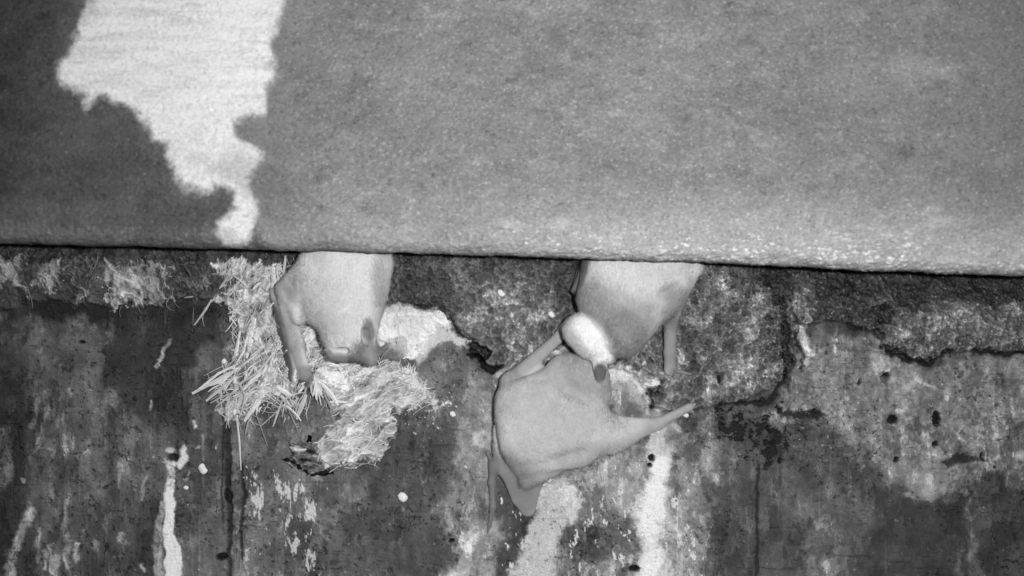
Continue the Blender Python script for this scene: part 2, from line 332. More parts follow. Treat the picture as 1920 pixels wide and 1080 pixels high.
# broken edges everywhere: pepper of dark grit in the rougher parts
pit = fbm(X, Y, 7, oct=3, seed=60, gain=0.8)
c.v += np.where(pit < -0.62, -45, 0) * sstep(0.2, 0.9, fbm(X, Y, 140, oct=3, seed=61) + 0.6)
pre = c.v.copy()
blot = fbm(X, Y, 26, 40, oct=5, seed=65, gain=0.7)
c.v *= np.exp(0.27 * blot + 0.11 * fine)
for sd_, sx_, sy_, th_, w_, am_ in [(66, 110, 150, 0.25, 0.10, 0.20), (67, 50, 90, 0.35, 0.08, -0.26), (68, 26, 60, 0.55, 0.06, 0.26), (69, 18, 18, 0.7, 0.05, -0.40), (63, 9, 12, 0.85, 0.06, 0.55), (64, 14, 150, 0.5, 0.1, 0.16), (62, 70, 5, 0.6, 0.1, -0.18)]:
    q_ = fbm(X, Y, sx_, sy_, oct=6, seed=sd_, gain=0.68)
    c.v *= np.exp(am_ * sstep(th_, th_ + w_, q_)); c.h += 1.6 * np.sign(am_) * sstep(th_, th_ + w_, q_)
kb = sstep(140, 205, pre) * 0.92; c.v = c.v * (1 - kb) + pre * kb
low = sstep(110, 60, pre); c.v *= 1 - 0.13 * low * (1 - band)
v_low = c.v
grit = 0.6 * fbm(X, Y, 5, oct=2, seed=30, gain=0.9) + 0.55 * fbm(X, Y, 11, oct=2, seed=37, gain=0.7); grit2 = fbm(X, Y, 24, oct=3, seed=33, gain=0.6)
v_band = c.v * np.exp(0.42 * grit + 0.2 * grit2 + 0.3 * fbm(X, Y, 80, oct=4, seed=38) - 0.2) - 6 + 70 * sstep(0.85, 1.1, fbm(X, Y, 4.6, oct=2, seed=36, gain=0.9)) * sstep(-0.5, 0.6, grit2)  # also adds glints on the grit, painted as bright specks
inr = sstep(0.5, 0.9, sstep(1400, 1480, X) * sstep(900, 850, Y) * sstep(600, 660, Y))
c.v = v_low * (1 - bandR) + v_band * bandR; c.v *= np.exp(0.2 * grit * inr)
c.v += band * (1 - left) * 70 * sstep(0.6, 1.0, fbm(X, Y, 4.4, oct=2, seed=39, gain=0.9)) * sstep(1250, 1450, X)  # sparkle towards the right painted on as white specks
c.v = np.clip(c.v, 5, 246)
h = c.h + band * (1 - 0.85 * left) * (9 + 16 * sstep(560, 480, Y) * sstep(1330, 1150, X) + 5.0 * grit2 + bandR * 3.6 * grit) + 9 * band * left * (0.4 + grit2 * 0.5) + (1 - band) * (1.3 * fbm(X, Y, 160, oct=3, seed=70) + 0.8 * fine * (0.6 + inr) + 0.8 * streak)
h += 5 * fbm(X, Y, 420, oct=2, seed=71)
h -= 34 * sstep(1330, 1560, X) * sstep(600, 500, Y) + 14 * sstep(230, 60, X) * sstep(510, 470, Y)   # the band falls back into the gap on the right
V = W(X.ravel(), Y.ravel(), 0.0); V[:, 1] = -h.ravel() * S
bandc = (band[:-1, :-1] > 0.5)
wall = bpy.data.objects.new('wall', None); COL.objects.link(wall); wall.location = (0, 0, 0)
tag(wall, 'stained concrete wall with white runs and a crumbling upper band, behind the hanging bats', 'wall')
Fr = grid_faces(*X.shape, keep=bandc); Fl = grid_faces(*X.shape, keep=~bandc)
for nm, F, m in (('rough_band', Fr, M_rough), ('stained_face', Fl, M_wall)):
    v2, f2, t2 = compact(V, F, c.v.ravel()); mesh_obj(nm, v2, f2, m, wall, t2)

# ------------------------------------------------------------------ the concrete beam in front of the wall's top
DF, DB, R = 190.0, 128.0, 26.0            # depth of its front and back, radius of the worn lower edge (px)
bx = axis(-150, 2090, 1.6, -5200, 7100)
ey = np.interp(bx, [-6000, 0, 300, 600, 900, 1200, 1450, 1650, 1920, 8000], [400, 455, 463, 470, 478, 487, 496, 506, 516, 640])
ey = ey + 3.0 * fbm(bx, bx * 0, 60, oct=6, seed=80, gain=0.78)
fy = list(-axis(0, 560, 1.6, 0, 1500, 1.12)[::-1])     # rows above the edge, in px
X2 = []; Yq = []; dep = []; nrm = []
for r_ in fy:
    X2.append(bx); Yq.append(ey - R + np.minimum(r_, 0)); dep.append(np.full(bx.shape, DF)); nrm.append((1.0, 0.0))
for a in np.linspace(0, math.pi / 2, 26)[1:]:
    X2.append(bx); Yq.append(ey - R + R * math.sin(a)); dep.append(np.full(bx.shape, DF - R + R * math.cos(a))); nrm.append((math.cos(a), math.sin(a)))
for d_ in np.linspace(DF - R, DB, 14)[1:]:
    X2.append(bx); Yq.append(ey + 0); dep.append(np.full(bx.shape, d_)); nrm.append((0.0, 1.0))
for u in (8, 20, 40, 80, 160, 300, 500, 1500):
    X2.append(bx); Yq.append(ey - u); dep.append(np.full(bx.shape, DB)); nrm.append((-1.0, 0.0))
X2 = np.array(X2); Yq = np.array(Yq); dep = np.array(dep); nrm = np.array(nrm)
nf = len(fy); arc = np.arange(len(X2))[:, None] * 2.0
Yt = np.where(np.arange(len(X2))[:, None] < nf, Yq, Yq[nf - 1] + (np.arange(len(X2))[:, None] - nf) * 1.6)   # texture row
b2 = Canvas(X2, Yt, 124, seed=100)
E = ey[None, :] - Yt                                     # px above the edge
brush = 0.7 * fbm(X2, Yt, 46, 9, oct=4, seed=103, gain=0.65); g = fbm(X2, Yt, 8, 6, oct=3, seed=108, gain=0.8); big = fbm(X2, Yt, 170, 110, oct=5, seed=112, gain=0.6)
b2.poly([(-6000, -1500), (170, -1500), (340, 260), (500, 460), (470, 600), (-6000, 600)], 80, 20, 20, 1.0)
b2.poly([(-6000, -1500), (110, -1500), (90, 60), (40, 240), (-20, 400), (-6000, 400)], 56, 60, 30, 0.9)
b2.v += 9 * big + 6 * brush + 10 * fbm(X2, Yt, 40, 26, oct=5, seed=117, gain=0.7)
lp = fbm(X2, Yt, 46, 30, oct=6, seed=118, gain=0.7); b2.v += 15 * sstep(0.4, 0.75, lp) * sstep(300, 900, X2) - 14 * sstep(0.45, 0.75, -lp)
side = sstep(500, 1250, X2)
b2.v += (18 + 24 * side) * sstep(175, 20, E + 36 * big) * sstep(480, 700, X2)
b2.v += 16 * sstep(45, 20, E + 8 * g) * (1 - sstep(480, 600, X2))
b2.poly([(1700, -1500), (8000, -1500), (8000, 420), (1900, 400), (1820, 200)], 118, 60, 30, 0.7)
b2.blob(1730, 125, 60, 22, 158, 0.6, 20, 0.5, mottle=0.5); b2.blob(1600, 150, 70, 30, 150, 0.7, 20, 0.4, mottle=0.5)
b2.line([(640, 40, 20), (560, 110, 16), (520, 240, 10)], 120, 18, 20, 0.5)
patch = [(160, -300), (160, 0), (153, 44), (142, 84), (107, 120), (116, 151), (160, 178), (167, 202), (182, 184), (196, 180), (209, 193), (262, 209), (276, 236), (284, 258), (316, 267), (320, 302), (329, 333),
         (378, 367), (400, 347), (431, 362), (438, 387), (404, 409), (407, 436), (427, 470), (449, 470), (484, 400), (476, 369), (471, 338), (489, 293), (480, 280), (444, 262), (440, 227), (467, 218), (498, 213),
         (500, 178), (515, 151), (509, 107), (515, 58), (531, 18), (540, -300)]
b2.poly(patch, 160, 24, 16, 0.4); b2.poly(patch, 228, 11, 10, 1.0)
pb, pm = b2.mask_poly(patch, 11, 9)
b2.v[pb] += pm * (6 * brush[pb] + 16 * fbm(X2[pb], Yt[pb], 70, 9, oct=3, seed=119) * sstep(280, 120, Yt[pb]) - 34 * sstep(0.0, 1.0, fbm(X2[pb], Yt[pb], 120, 80, oct=4, seed=120)))
b2.line([(425, 440, 16), (430, 462, 14)], 175, 8, 6, 0.6)
b2.v += 24 * sstep(0.8, 1.05, g) * (0.35 + side * sstep(160, 20, E)) - 26 * sstep(0.86, 1.05, -g)
b2.v += 30 * sstep(0.45, 0.85, g) * sstep(900, 1300, X2) * sstep(64, 8, E + 14 * big)  # glints on the right lower edge painted in as pale specks
g3 = fbm(X2, Yt, 4.5, 3.5, oct=2, seed=121, gain=0.8)
gl = fbm(X2, Yt, 9, 3.2, oct=3, seed=122, gain=0.8); cl_ = fbm(X2, Yt, 80, 30, oct=4, seed=123)
b2.v += (34 + 95 * sstep(80, 8, E)) * sstep(0.45 - 0.35 * cl_, 1.05 - 0.3 * cl_, gl) * sstep(650, 1150, X2) * sstep(185, 8, E + 40 * big)  # glitter along the lip painted into the tone
b2.v += 6 * g3 * (0.4 + 0.6 * (X2 > 520)) - 20 * sstep(0.75, 1.0, -gl) * (X2 > 540) + 34 * sstep(0.8, 1.1, g3) * (0.35 + 0.65 * (X2 > 540)) - 26 * sstep(0.85, 1.1, -g3) + 30 * sstep(0.6, 1.0, gl + 0.3 * cl_) * sstep(70, 15, E) * (1 - side)  # fine light and dark specks, the light ones painted glints
b2.v = np.clip(b2.v, 8, 240)
hb = 1.2 * big + 0.5 * brush + 0.9 * g + 3 * fbm(X2, Yt, 500, 300, oct=2, seed=130) + sstep(60, 0, E) * (0.6 + 1.4 * side) * g
hb += (0.4 + 1.6 * side) * fbm(X2, Yt, 90, 14, oct=4, seed=131, gain=0.7) * sstep(70, 20, E)
dd = dep + hb * nrm[:, :1]; yy = Yq + 0.6 * hb * nrm[:, 1:]
V = W(X2.ravel(), yy.ravel(), DF * np.ones(X2.size)); V[:, 1] = -dd.ravel() * S
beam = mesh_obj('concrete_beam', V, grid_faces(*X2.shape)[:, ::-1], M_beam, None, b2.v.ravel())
tag(beam, 'grey concrete beam with one white limewash patch, crossing above the bats', 'concrete beam')

# ------------------------------------------------------------------ bats: one continuous skin each, grown from joints with radii (all in px of 0.5 mm)
def f_cone(p, a, b, ra, rb, q):
    """tapered limb between joints a and b; q < 1 flattens it in depth"""
    a = np.array(a, float); b = np.array(b, float)
    P_ = p - a; ba = b - a
    t = np.clip((P_ @ ba) / (ba @ ba + 1e-9), 0, 1)
    dlt = P_ - t[..., None] * ba
    dlt[..., 2] /= q
    return (np.linalg.norm(dlt, axis=-1) - (ra + (rb - ra) * t)) * min(1.0, 0.55 + 0.45 * q)
def f_tri(p, a, b, c_, r):
    a, b, c_ = (np.array(v, float) for v in (a, b, c_))
    ab, ac, ap = b - a, c_ - a, p - a
    n = np.cross(ab, ac); n /= np.linalg.norm(n)
    h_ = ap @ n; pr = p - h_[..., None] * n
    d00, d01, d11 = ab @ ab, ab @ ac, ac @ ac; v_ = pr - a; d20 = v_ @ ab; d21 = v_ @ ac
    den = d00 * d11 - d01 * d01; v = (d11 * d20 - d01 * d21) / den; w = (d00 * d21 - d01 * d20) / den
    ins = (v >= 0) & (w >= 0) & (v + w <= 1)
    def sd(u, e):
        q_ = p - u; t = np.clip((q_ @ (e - u)) / ((e - u) @ (e - u)), 0, 1); return np.linalg.norm(q_ - t[..., None] * (e - u), axis=-1)
    d = np.minimum(np.minimum(sd(a, b), sd(b, c_)), sd(c_, a))
    return np.where(ins, np.abs(h_), d) - r
def smin(a, b, k):
    h_ = np.clip(0.5 + 0.5 * (b - a) / k, 0, 1); return b * (1 - h_) + a * h_ - k * h_ * (1 - h_)
def field(p, prims):
    d = np.full(p.shape[:-1], 1e6)
    for pr in prims:
        kind = pr[0]
        if kind == 'cone': _, a, b, ra, rb, q, k = pr; d = smin(d, f_cone(p, a, b, ra, rb, q), k)
        elif kind == 'tri': _, a, b, c_, r, k = pr; d = smin(d, f_tri(p, a, b, c_, r), k)
        elif kind == 'cut': _, a, b, ra, rb, q, k = pr; d = -smin(-d, f_cone(p, a, b, ra, rb, q), k)
    return d
def surface_net(prims, lo, hi, st):
    ax_ = [np.arange(lo[i], hi[i], st) for i in range(3)]
    G = np.stack(np.meshgrid(*ax_, indexing='ij'), -1); F = field(G, prims); s_ = F < 0
    nx, ny, nz = F.shape
    corners = [(i, j, k) for i in (0, 1) for j in (0, 1) for k in (0, 1)]
    acc = np.zeros((nx - 1, ny - 1, nz - 1, 3)); cnt = np.zeros((nx - 1, ny - 1, nz - 1))
    def sl(c_): return tuple(slice(c_[i], F.shape[i] - 1 + c_[i]) for i in range(3))
    for a in corners:
        for ax2 in range(3):
            if a[ax2]: continue
            b = list(a); b[ax2] = 1; b = tuple(b)
            fa, fb = F[sl(a)], F[sl(b)]; m = (fa < 0) != (fb < 0)
            t = np.where(m, fa / np.where(m, fa - fb, 1), 0)
            off = np.zeros(acc.shape); off[...] = a; off[..., ax2] += t
            acc += np.where(m[..., None], off, 0); cnt += m
    act = cnt > 0; idx = np.full(act.shape, -1); idx[act] = np.arange(act.sum())
    ii = np.argwhere(act); V_ = (ii + acc[act] / cnt[act][:, None]) * st + np.array(lo)
    Q = []
    for ax2 in range(3):
        u, w = (ax2 + 1) % 3, (ax2 + 2) % 3
        s0 = [slice(None)] * 3; s1 = [slice(None)] * 3; s0[ax2] = slice(0, -1); s1[ax2] = slice(1, None)
        ch = s_[tuple(s0)] != s_[tuple(s1)]
        e = np.argwhere(ch); e = e[(e[:, u] > 0) & (e[:, w] > 0) & (e[:, u] < s_.shape[u] - 1) & (e[:, w] < s_.shape[w] - 1)]
        flip = s_[tuple(e.T)]
        def g_(du, dw):
            q_ = e.copy(); q_[:, u] -= du; q_[:, w] -= dw; return idx[tuple(q_.T)]
        q_ = np.stack([g_(0, 0), g_(1, 0), g_(1, 1), g_(0, 1)], -1)
        q_[~flip] = q_[~flip][:, ::-1]; Q.append(q_)
    Q = np.concatenate(Q)
    for _ in range(4):
        f0 = field(V_, prims); e = 0.5
        gr = np.stack([(field(V_ + np.eye(3)[i] * e, prims) - field(V_ - np.eye(3)[i] * e, prims)) / (2 * e) for i in range(3)], -1)
        gl = np.linalg.norm(gr, axis=-1, keepdims=True); V_ = V_ - np.clip(f0[:, None] / np.maximum(gl, 0.3), -2, 2) * gr / np.maximum(gl, 1e-6)
    return V_, Q, gr / np.maximum(gl, 1e-6)
def toned(V_, base, marks, seed):
    x, y = V_[:, 0], V_[:, 1]; t = np.full(len(V_), float(base))
    for m in marks:
        if m[0] == 'blob': _, cx, cy, rx, ry, ang, val, soft = m
        ca, sa = math.cos(math.radians(ang)), math.sin(math.radians(ang))
        u = ((x - cx) * ca + (y - cy) * sa) / rx; w = (-(x - cx) * sa + (y - cy) * ca) / ry
        k = sstep(1 + soft, 1 - soft, np.hypot(u, w) + 0.05 * fbm(x, y, 20, seed=seed))
        t = t * (1 - k) + val * k
    return t + 9 * fbm(x, y, 70, oct=3, seed=seed) + 3 * fbm(x, y, 16, 30, oct=3, seed=seed + 1)
def make_bat(label, prims, lo, hi, base, marks, flow, bald, st=2.2, seed=1, nh=30000, hl=6.5):
    V_, Q, Nn = surface_net(prims, lo, hi, st)
    tone = toned(V_, base, marks, seed); bw_ = sstep(34, 60, V_[:, 2])[:, None]
    V_ = V_ + Nn * bw_ * (3.0 * fbm(V_[:, 0], V_[:, 1], 46, oct=3, seed=seed + 3) + 0.5 * fbm(V_[:, 0], V_[:, 1], 12, oct=2, seed=seed + 4))[:, None]
    o = mesh_obj('bat', W(V_[:, 0], V_[:, 1], V_[:, 2]), Q, M_skin, None, tone)
    tag(o, label, 'bat')
    # short fur laid along the body
    a, b, c_ = V_[Q[:, 0]], V_[Q[:, 1]], V_[Q[:, 2]]; ar = np.linalg.norm(np.cross(b - a, c_ - a), axis=-1)
    r = np.random.default_rng(seed); fc = (a + c_) / 2
    w = ar.copy()
    for (bx0, by0, rr_, cut) in bald: w *= np.clip((np.hypot(fc[:, 0] - bx0, fc[:, 1] - by0) - rr_) / 6, cut, 1)
    w *= (fc[:, 1] > 430)
    q_ = r.choice(len(Q), nh, p=w / w.sum()); uv = r.random((nh, 2))
    vv = V_[Q[q_]]; p = (vv[:, 0] * (1 - uv[:, :1]) + vv[:, 1] * uv[:, :1]) * (1 - uv[:, 1:]) + (vv[:, 3] * (1 - uv[:, :1]) + vv[:, 2] * uv[:, :1]) * uv[:, 1:]
    n = Nn[Q[q_, 0]]; fl = np.array(flow, float)[None] + 0.35 * r.normal(size=(nh, 3))
    fl += 0.5 * np.stack([fbm(p[:, 0], p[:, 1], 30, seed=seed), fbm(p[:, 0], p[:, 1], 30, seed=seed + 2), 0 * p[:, 0]], -1)
    tn = fl - (fl * n).sum(-1, keepdims=True) * n; tn /= np.linalg.norm(tn, axis=-1, keepdims=True) + 1e-6
    L_ = hl * (0.6 + 0.7 * r.random((nh, 1)))
    side_ = np.cross(tn, n) * 0.5
    tip = p + tn * L_ * 0.92 + n * L_ * 0.26; midp = p + tn * L_ * 0.5 + n * L_ * 0.22
    p = p - n * 0.3
    Vh = np.concatenate([p - side_, p + side_, midp + side_ * 0.7, midp - side_ * 0.7, tip], 0)
    i = np.arange(nh); Fh = np.concatenate([np.stack([i, i + nh, i + 2 * nh], -1), np.stack([i, i + 2 * nh, i + 3 * nh], -1), np.stack([i + 3 * nh, i + 2 * nh, i + 4 * nh], -1)])
    th = np.interp(r.random(nh), [0, 1], [-9, 9]) + tone[Q[q_, 0]]
    hobj = mesh_obj('fur', W(Vh[:, 0], Vh[:, 1], Vh[:, 2]), Fh, M_hair, o, np.tile(th, 5))
    tag(hobj, kind='stuff')
    return o
C = lambda a, b, ra, rb, q=1.0, k=14: ('cone', a, b, ra, rb, q, k)
T3 = lambda a, b, c_, r=3.5, k=8: ('tri', a, b, c_, r, k)
K = lambda a, b, ra, rb, q=1.0, k=5: ('cut', a, b, ra, rb, q, k)
# left bat: hangs head down with its back to us, left forearm folded down onto the straw
bat1 = [C((645, 380, 62), (648, 500, 66), 62, 79, 0.48), C((648, 500, 66), (648, 560, 70), 79, 70, 0.48, 20), C((648, 560, 70), (654, 612, 72), 68, 54, 0.55, 20),
        C((652, 600, 72), (656, 634, 74), 50, 44, 0.8, 20), C((662, 640, 76), (688, 660, 74), 32, 22, 0.9, 12), C((686, 656, 76), (694, 671, 80), 21, 15, 0.9, 8), K((662, 694, 84), (663, 684, 84), 7, 5, 1, 5),
        C((706, 470, 60), (705, 560, 60), 20, 12, 0.8, 16),
        C((600, 500, 62), (556, 522, 42), 28, 18, 0.8, 16), C((556, 522, 42), (526, 544, 34), 15, 9, 0.9, 8),
        C((531, 552, 34), (553, 640, 30), 14, 14, 0.9, 8), C((553, 640, 30), (571, 702, 26), 14, 12, 0.9, 10), C((573, 702, 26), (578, 716, 18), 13, 10, 1, 6),
        T3((576, 490, 66), (524, 540, 40), (562, 596, 46), 7, 10), T3((576, 490, 66), (562, 592, 50), (612, 592, 76), 11, 24),
        C((510, 548, 26), (549, 708, 18), 6, 8, 1.2, 3), C((516, 547, 24), (556, 702, 20), 7, 9, 1.2, 4),
        C((578, 706, 20), (592, 692, 16), 4.5, 2.5, 1, 3), C((592, 692, 16), (598, 702, 8), 2.5, 1.2, 1, 2),
        C((566, 714, 16), (556, 724, 8), 4, 2, 1, 3),
        C((692, 620, 90), (694, 638, 86), 12, 13, 0.6, 4), C((689, 602, 90), (691, 616, 90), 3.5, 10, 0.5, 3), K((686, 622, 104), (688, 640, 102), 9, 10, 1.0, 2), C((700, 622, 76), (703, 640, 74), 4, 4, 0.8, 3),
        C((624, 666, 90), (642, 669, 88), 11, 12, 0.6, 4), C((611, 657, 90), (622, 664, 90), 3, 9, 0.5, 3), K((626, 660, 104), (646, 660, 102), 8, 9, 1.0, 2), C((640, 672, 82), (660, 660, 82), 10, 10, 0.7, 6),
        K((628, 592, 116), (662, 571, 118), 2.5, 2.5, 1, 5),
        # hind legs gripping the wall behind the beam
        C((610, 380, 55), (596, 320, 30), 16, 9, 1, 12), C((596, 320, 30), (592, 285, 18), 8, 5, 1, 6), C((680, 380, 55), (694, 320, 30), 16, 9, 1, 12), C((694, 320, 30), (698, 285, 18), 8, 5, 1, 6)]
for s_ in (592, 698):
    for k_ in range(5): bat1.append(C((s_ - 6 + 3 * k_, 287, 18), (s_ - 10 + 5 * k_, 268 + abs(k_ - 2) * 2, 10), 2.4, 1.6, 1, 2))
make_bat('pale bat hanging head down beside the straw, one folded forearm resting on it', bat1, (490, 255, -4), (750, 740, 130), 218,
         [('blob', 518, 632, 21, 104, -14, 84, 0.2), ('blob', 549, 640, 12, 90, -14, 176, 0.4), ('blob', 570, 706, 20, 20, 0, 150, 0.4), ('blob', 530, 548, 26, 26, 0, 172, 0.6), ('blob', 690, 664, 30, 22, 10, 150, 0.4),
          ('blob', 640, 672, 26, 10, 10, 152, 0.4), ('blob', 612, 664, 12, 9, 0, 140, 0.4), ('blob', 692, 622, 12, 22, -8, 132, 0.3), ('blob', 640, 676, 34, 7, 5, 130, 0.4), ('blob', 648, 582, 18, 4, -30, 232, 0.6),  # last blob here paints a highlight along the shoulder fold
          ('blob', 594, 698, 8, 8, 0, 60, 0.4), ('blob', 712, 530, 14, 50, 0, 180, 0.6), ('blob', 560, 720, 18, 7, 0, 90, 0.4)],
         (0, -1, 0.1), [(525, 640, 26, 0.0), (540, 590, 20, 0.1), (560, 690, 26, 0.0), (545, 550, 20, 0.2), (692, 622, 16, 0.0), (620, 664, 16, 0.0), (640, 672, 10, 0), (698, 668, 14, 0.1)], seed=2)
# middle bat: hangs behind the beam with its body tilted, bright head turned to the lower left
bat2 = [C((1215, 380, 60), (1200, 500, 62), 75, 95, 0.42), C((1180, 490, 62), (1168, 570, 66), 84, 82, 0.42, 24), C((1168, 570, 66), (1162, 624, 74), 76, 42, 0.6, 24), C((1168, 596, 76), (1170, 632, 80), 36, 34, 0.9, 14), C((1240, 480, 60), (1230, 560, 58), 62, 34, 0.6, 24),
        C((1270, 492, 58), (1300, 500, 56), 34, 14, 0.7, 20), C((1300, 500, 54), (1262, 575, 44), 12, 12, 0.8, 16),
        C((1240, 560, 56), (1255, 590, 42), 26, 15, 0.8, 14), C((1257, 585, 42), (1256, 660, 26), 13, 11, 0.9, 10), C((1256, 660, 26), (1256, 694, 20), 11, 11, 1, 6),
        C((1262, 694, 18), (1296, 702, 10), 4, 2.2, 1, 4), C((1255, 700, 16), (1258, 714, 6), 4, 2, 1, 3),
        T3((1190, 640, 58), (1250, 590, 46), (1200, 560, 60), 6, 14),
        T3((1108, 470, 54), (1076, 545, 40), (1110, 560, 56), 5, 12), C((1098, 470, 30), (1076, 542, 24), 5, 5, 1, 4), C((1106, 480, 40), (1080, 545, 34), 5, 6, 1, 4),
        C((1091, 620, 68), (1114, 647, 68), 34, 30, 0.7, 4), C((1114, 646, 70), (1134, 662, 68), 30, 20, 0.8, 8),
        C((1125, 690, 78), (1125, 710, 74), 12, 9, 0.6, 4), C((1118, 678, 76), (1124, 688, 78), 9, 11, 0.8, 5), K((1125, 692, 92), (1126, 708, 88), 8, 6, 1, 2),
        K((1160, 560, 118), (1110, 570, 118), 10, 10, 1, 24), K((1240, 552, 96), (1285, 532, 92), 3, 3, 1, 10), K((1210, 625, 100), (1250, 590, 86), 3, 3, 1, 8),
        C((1185, 380, 55), (1172, 320, 30), 18, 9, 1, 12), C((1172, 320, 30), (1168, 285, 18), 8, 5, 1, 6), C((1245, 380, 55), (1262, 320, 30), 18, 9, 1, 12), C((1262, 320, 30), (1266, 285, 18), 8, 5, 1, 6)]
for s_ in (1168, 1266):
    for k_ in range(5): bat2.append(C((s_ - 6 + 3 * k_, 287, 18), (s_ - 10 + 5 * k_, 268 + abs(k_ - 2) * 2, 10), 2.4, 1.6, 1, 2))
make_bat('bat with a bright white head tucked aside, above the bat spreading its arms', bat2, (1040, 255, -4), (1340, 735, 130), 208,
         [('blob', 1130, 590, 75, 55, 20, 160, 0.6), ('blob', 1110, 560, 50, 30, 20, 152, 0.6), ('blob', 1165, 640, 60, 40, -20, 140, 0.5), ('blob', 1200, 560, 34, 60, 10, 172, 0.5), ('blob', 1205, 520, 70, 45, 0, 208, 0.7),
          ('blob', 1256, 640, 20, 70, 0, 142, 0.5), ('blob', 1262, 556, 26, 22, 20, 168, 0.5), ('blob', 1102, 640, 54, 38, 46, 200, 0.25), ('blob', 1168, 622, 34, 40, 0, 146, 0.3), ('blob', 1118, 642, 44, 20, 52, 250, 0.5), ('blob', 1092, 612, 20, 15, 20, 240, 0.7), ('blob', 1125, 700, 13, 18, 0, 100, 0.25),
          ('blob', 1080, 530, 14, 60, 22, 110, 0.3), ('blob', 1280, 700, 24, 8, 10, 125, 0.4)],
         (0.4, -1, 0.1), [(1256, 650, 24, 0.0), (1256, 690, 24, 0.0), (1125, 700, 18, 0.0), (1085, 530, 18, 0.0), (1290, 700, 14, 0)], seed=4)
# lowest bat: clings under the middle one, arms spread
bat3 = [C((1000, 790, 46), (1060, 790, 50), 68, 74, 0.42), C((985, 760, 44), (1050, 745, 48), 48, 60, 0.45, 24), C((990, 840, 40), (1080, 830, 46), 46, 46, 0.45, 24), C((1060, 700, 48), (1096, 715, 48), 38, 46, 0.62, 10),
        C((1090, 760, 46), (1120, 800, 42), 44, 34, 0.6, 20), C((1110, 690, 48), (1132, 738, 42), 22, 14, 0.7, 10),
        C((960, 740, 34), (958, 716, 28), 28, 18, 0.8, 14), C((958, 716, 28), (1046, 634, 20), 16, 10, 0.9, 10), C((1046, 634, 20), (1056, 612, 14), 9, 7, 1, 6), C((1056, 612, 14), (1062, 598, 8), 4, 2, 1, 3),
        T3((960, 730, 34), (1006, 682, 28), (1030, 700, 40), 5, 10),
        C((1120, 810, 42), (1165, 818, 32), 34, 24, 0.7, 16), C((1165, 816, 32), (1235, 794, 22), 22, 11, 0.85, 14), C((1235, 793, 22), (1292, 764, 14), 10, 7.5, 1, 8), C((1292, 764, 14), (1302, 758, 8), 6, 3, 1, 4), C((1288, 770, 12), (1300, 772, 5), 3.5, 1.8, 1, 3),
        T3((1120, 780, 42), (1210, 792, 26), (1150, 846, 34), 5, 14),
        C((985, 860, 36), (990, 896, 30), 32, 16, 0.7, 14), T3((1130, 846, 36), (1040, 870, 34), (985, 908, 26), 6, 12), T3((1040, 870, 34), (985, 908, 26), (960, 850, 34), 6, 12),
        T3((930, 800, 26), (988, 890, 24), (928, 880, 12), 4, 10), C((966, 880, 20), (974, 930, 6), 30, 16, 0.35, 18), C((995, 890, 20), (990, 955, 4), 24, 14, 0.35, 18),
        C((914, 846, 5), (925, 874, 12), 3, 7, 1, 8), C((925, 872, 12), (922, 905, 10), 8, 6, 1, 8), C((922, 905, 10), (924, 950, 7), 6, 5, 1, 8), C((924, 950, 7), (918, 984, 5), 5, 3.5, 1, 8), C((918, 984, 5), (914, 1000, 3), 3.5, 1.5, 1, 4),
        K((1036, 698, 84), (1066, 729, 84), 7, 13, 1.1, 14), K((1066, 729, 84), (1116, 756, 78), 13, 7, 1.1, 14), K((975, 878, 66), (1042, 871, 70), 6, 11, 1.1, 14), K((1042, 866, 72), (1092, 848, 72), 11, 6, 1.1, 14)]
make_bat('mid-grey bat clinging lowest on the wall, forearms stretched to both sides', bat3, (880, 585, -4), (1320, 1015, 110), 188,
         [('blob', 1080, 705, 62, 46, 20, 166, 0.4), ('blob', 1000, 670, 70, 16, -42, 158, 0.4), ('blob', 1260, 780, 70, 16, -25, 160, 0.5), ('blob', 1130, 840, 60, 24, -10, 166, 0.6), ('blob', 960, 890, 46, 36, 40, 146, 0.4),
          ('blob', 985, 945, 40, 54, 0, 138, 0.9), ('blob', 1140, 806, 50, 30, -20, 200, 0.8), ('blob', 1000, 740, 50, 24, -10, 176, 0.8), ('blob', 1010, 800, 60, 50, 0, 196, 0.8), ('blob', 920, 920, 16, 100, 0, 118, 0.4), ('blob', 1050, 800, 90, 50, 0, 186, 0.7)],  # light on the right ridge and shade at the left shoulder painted in
         (-0.3, 1, 0.1), [(1240, 792, 40, 0.0), (1290, 765, 30, 0.0), (1010, 665, 44, 0.0), (1050, 620, 30, 0), (920, 900, 46, 0.0), (918, 980, 40, 0.0), (992, 950, 40, 0.0), (1200, 800, 20, 0.1)], seed=6)

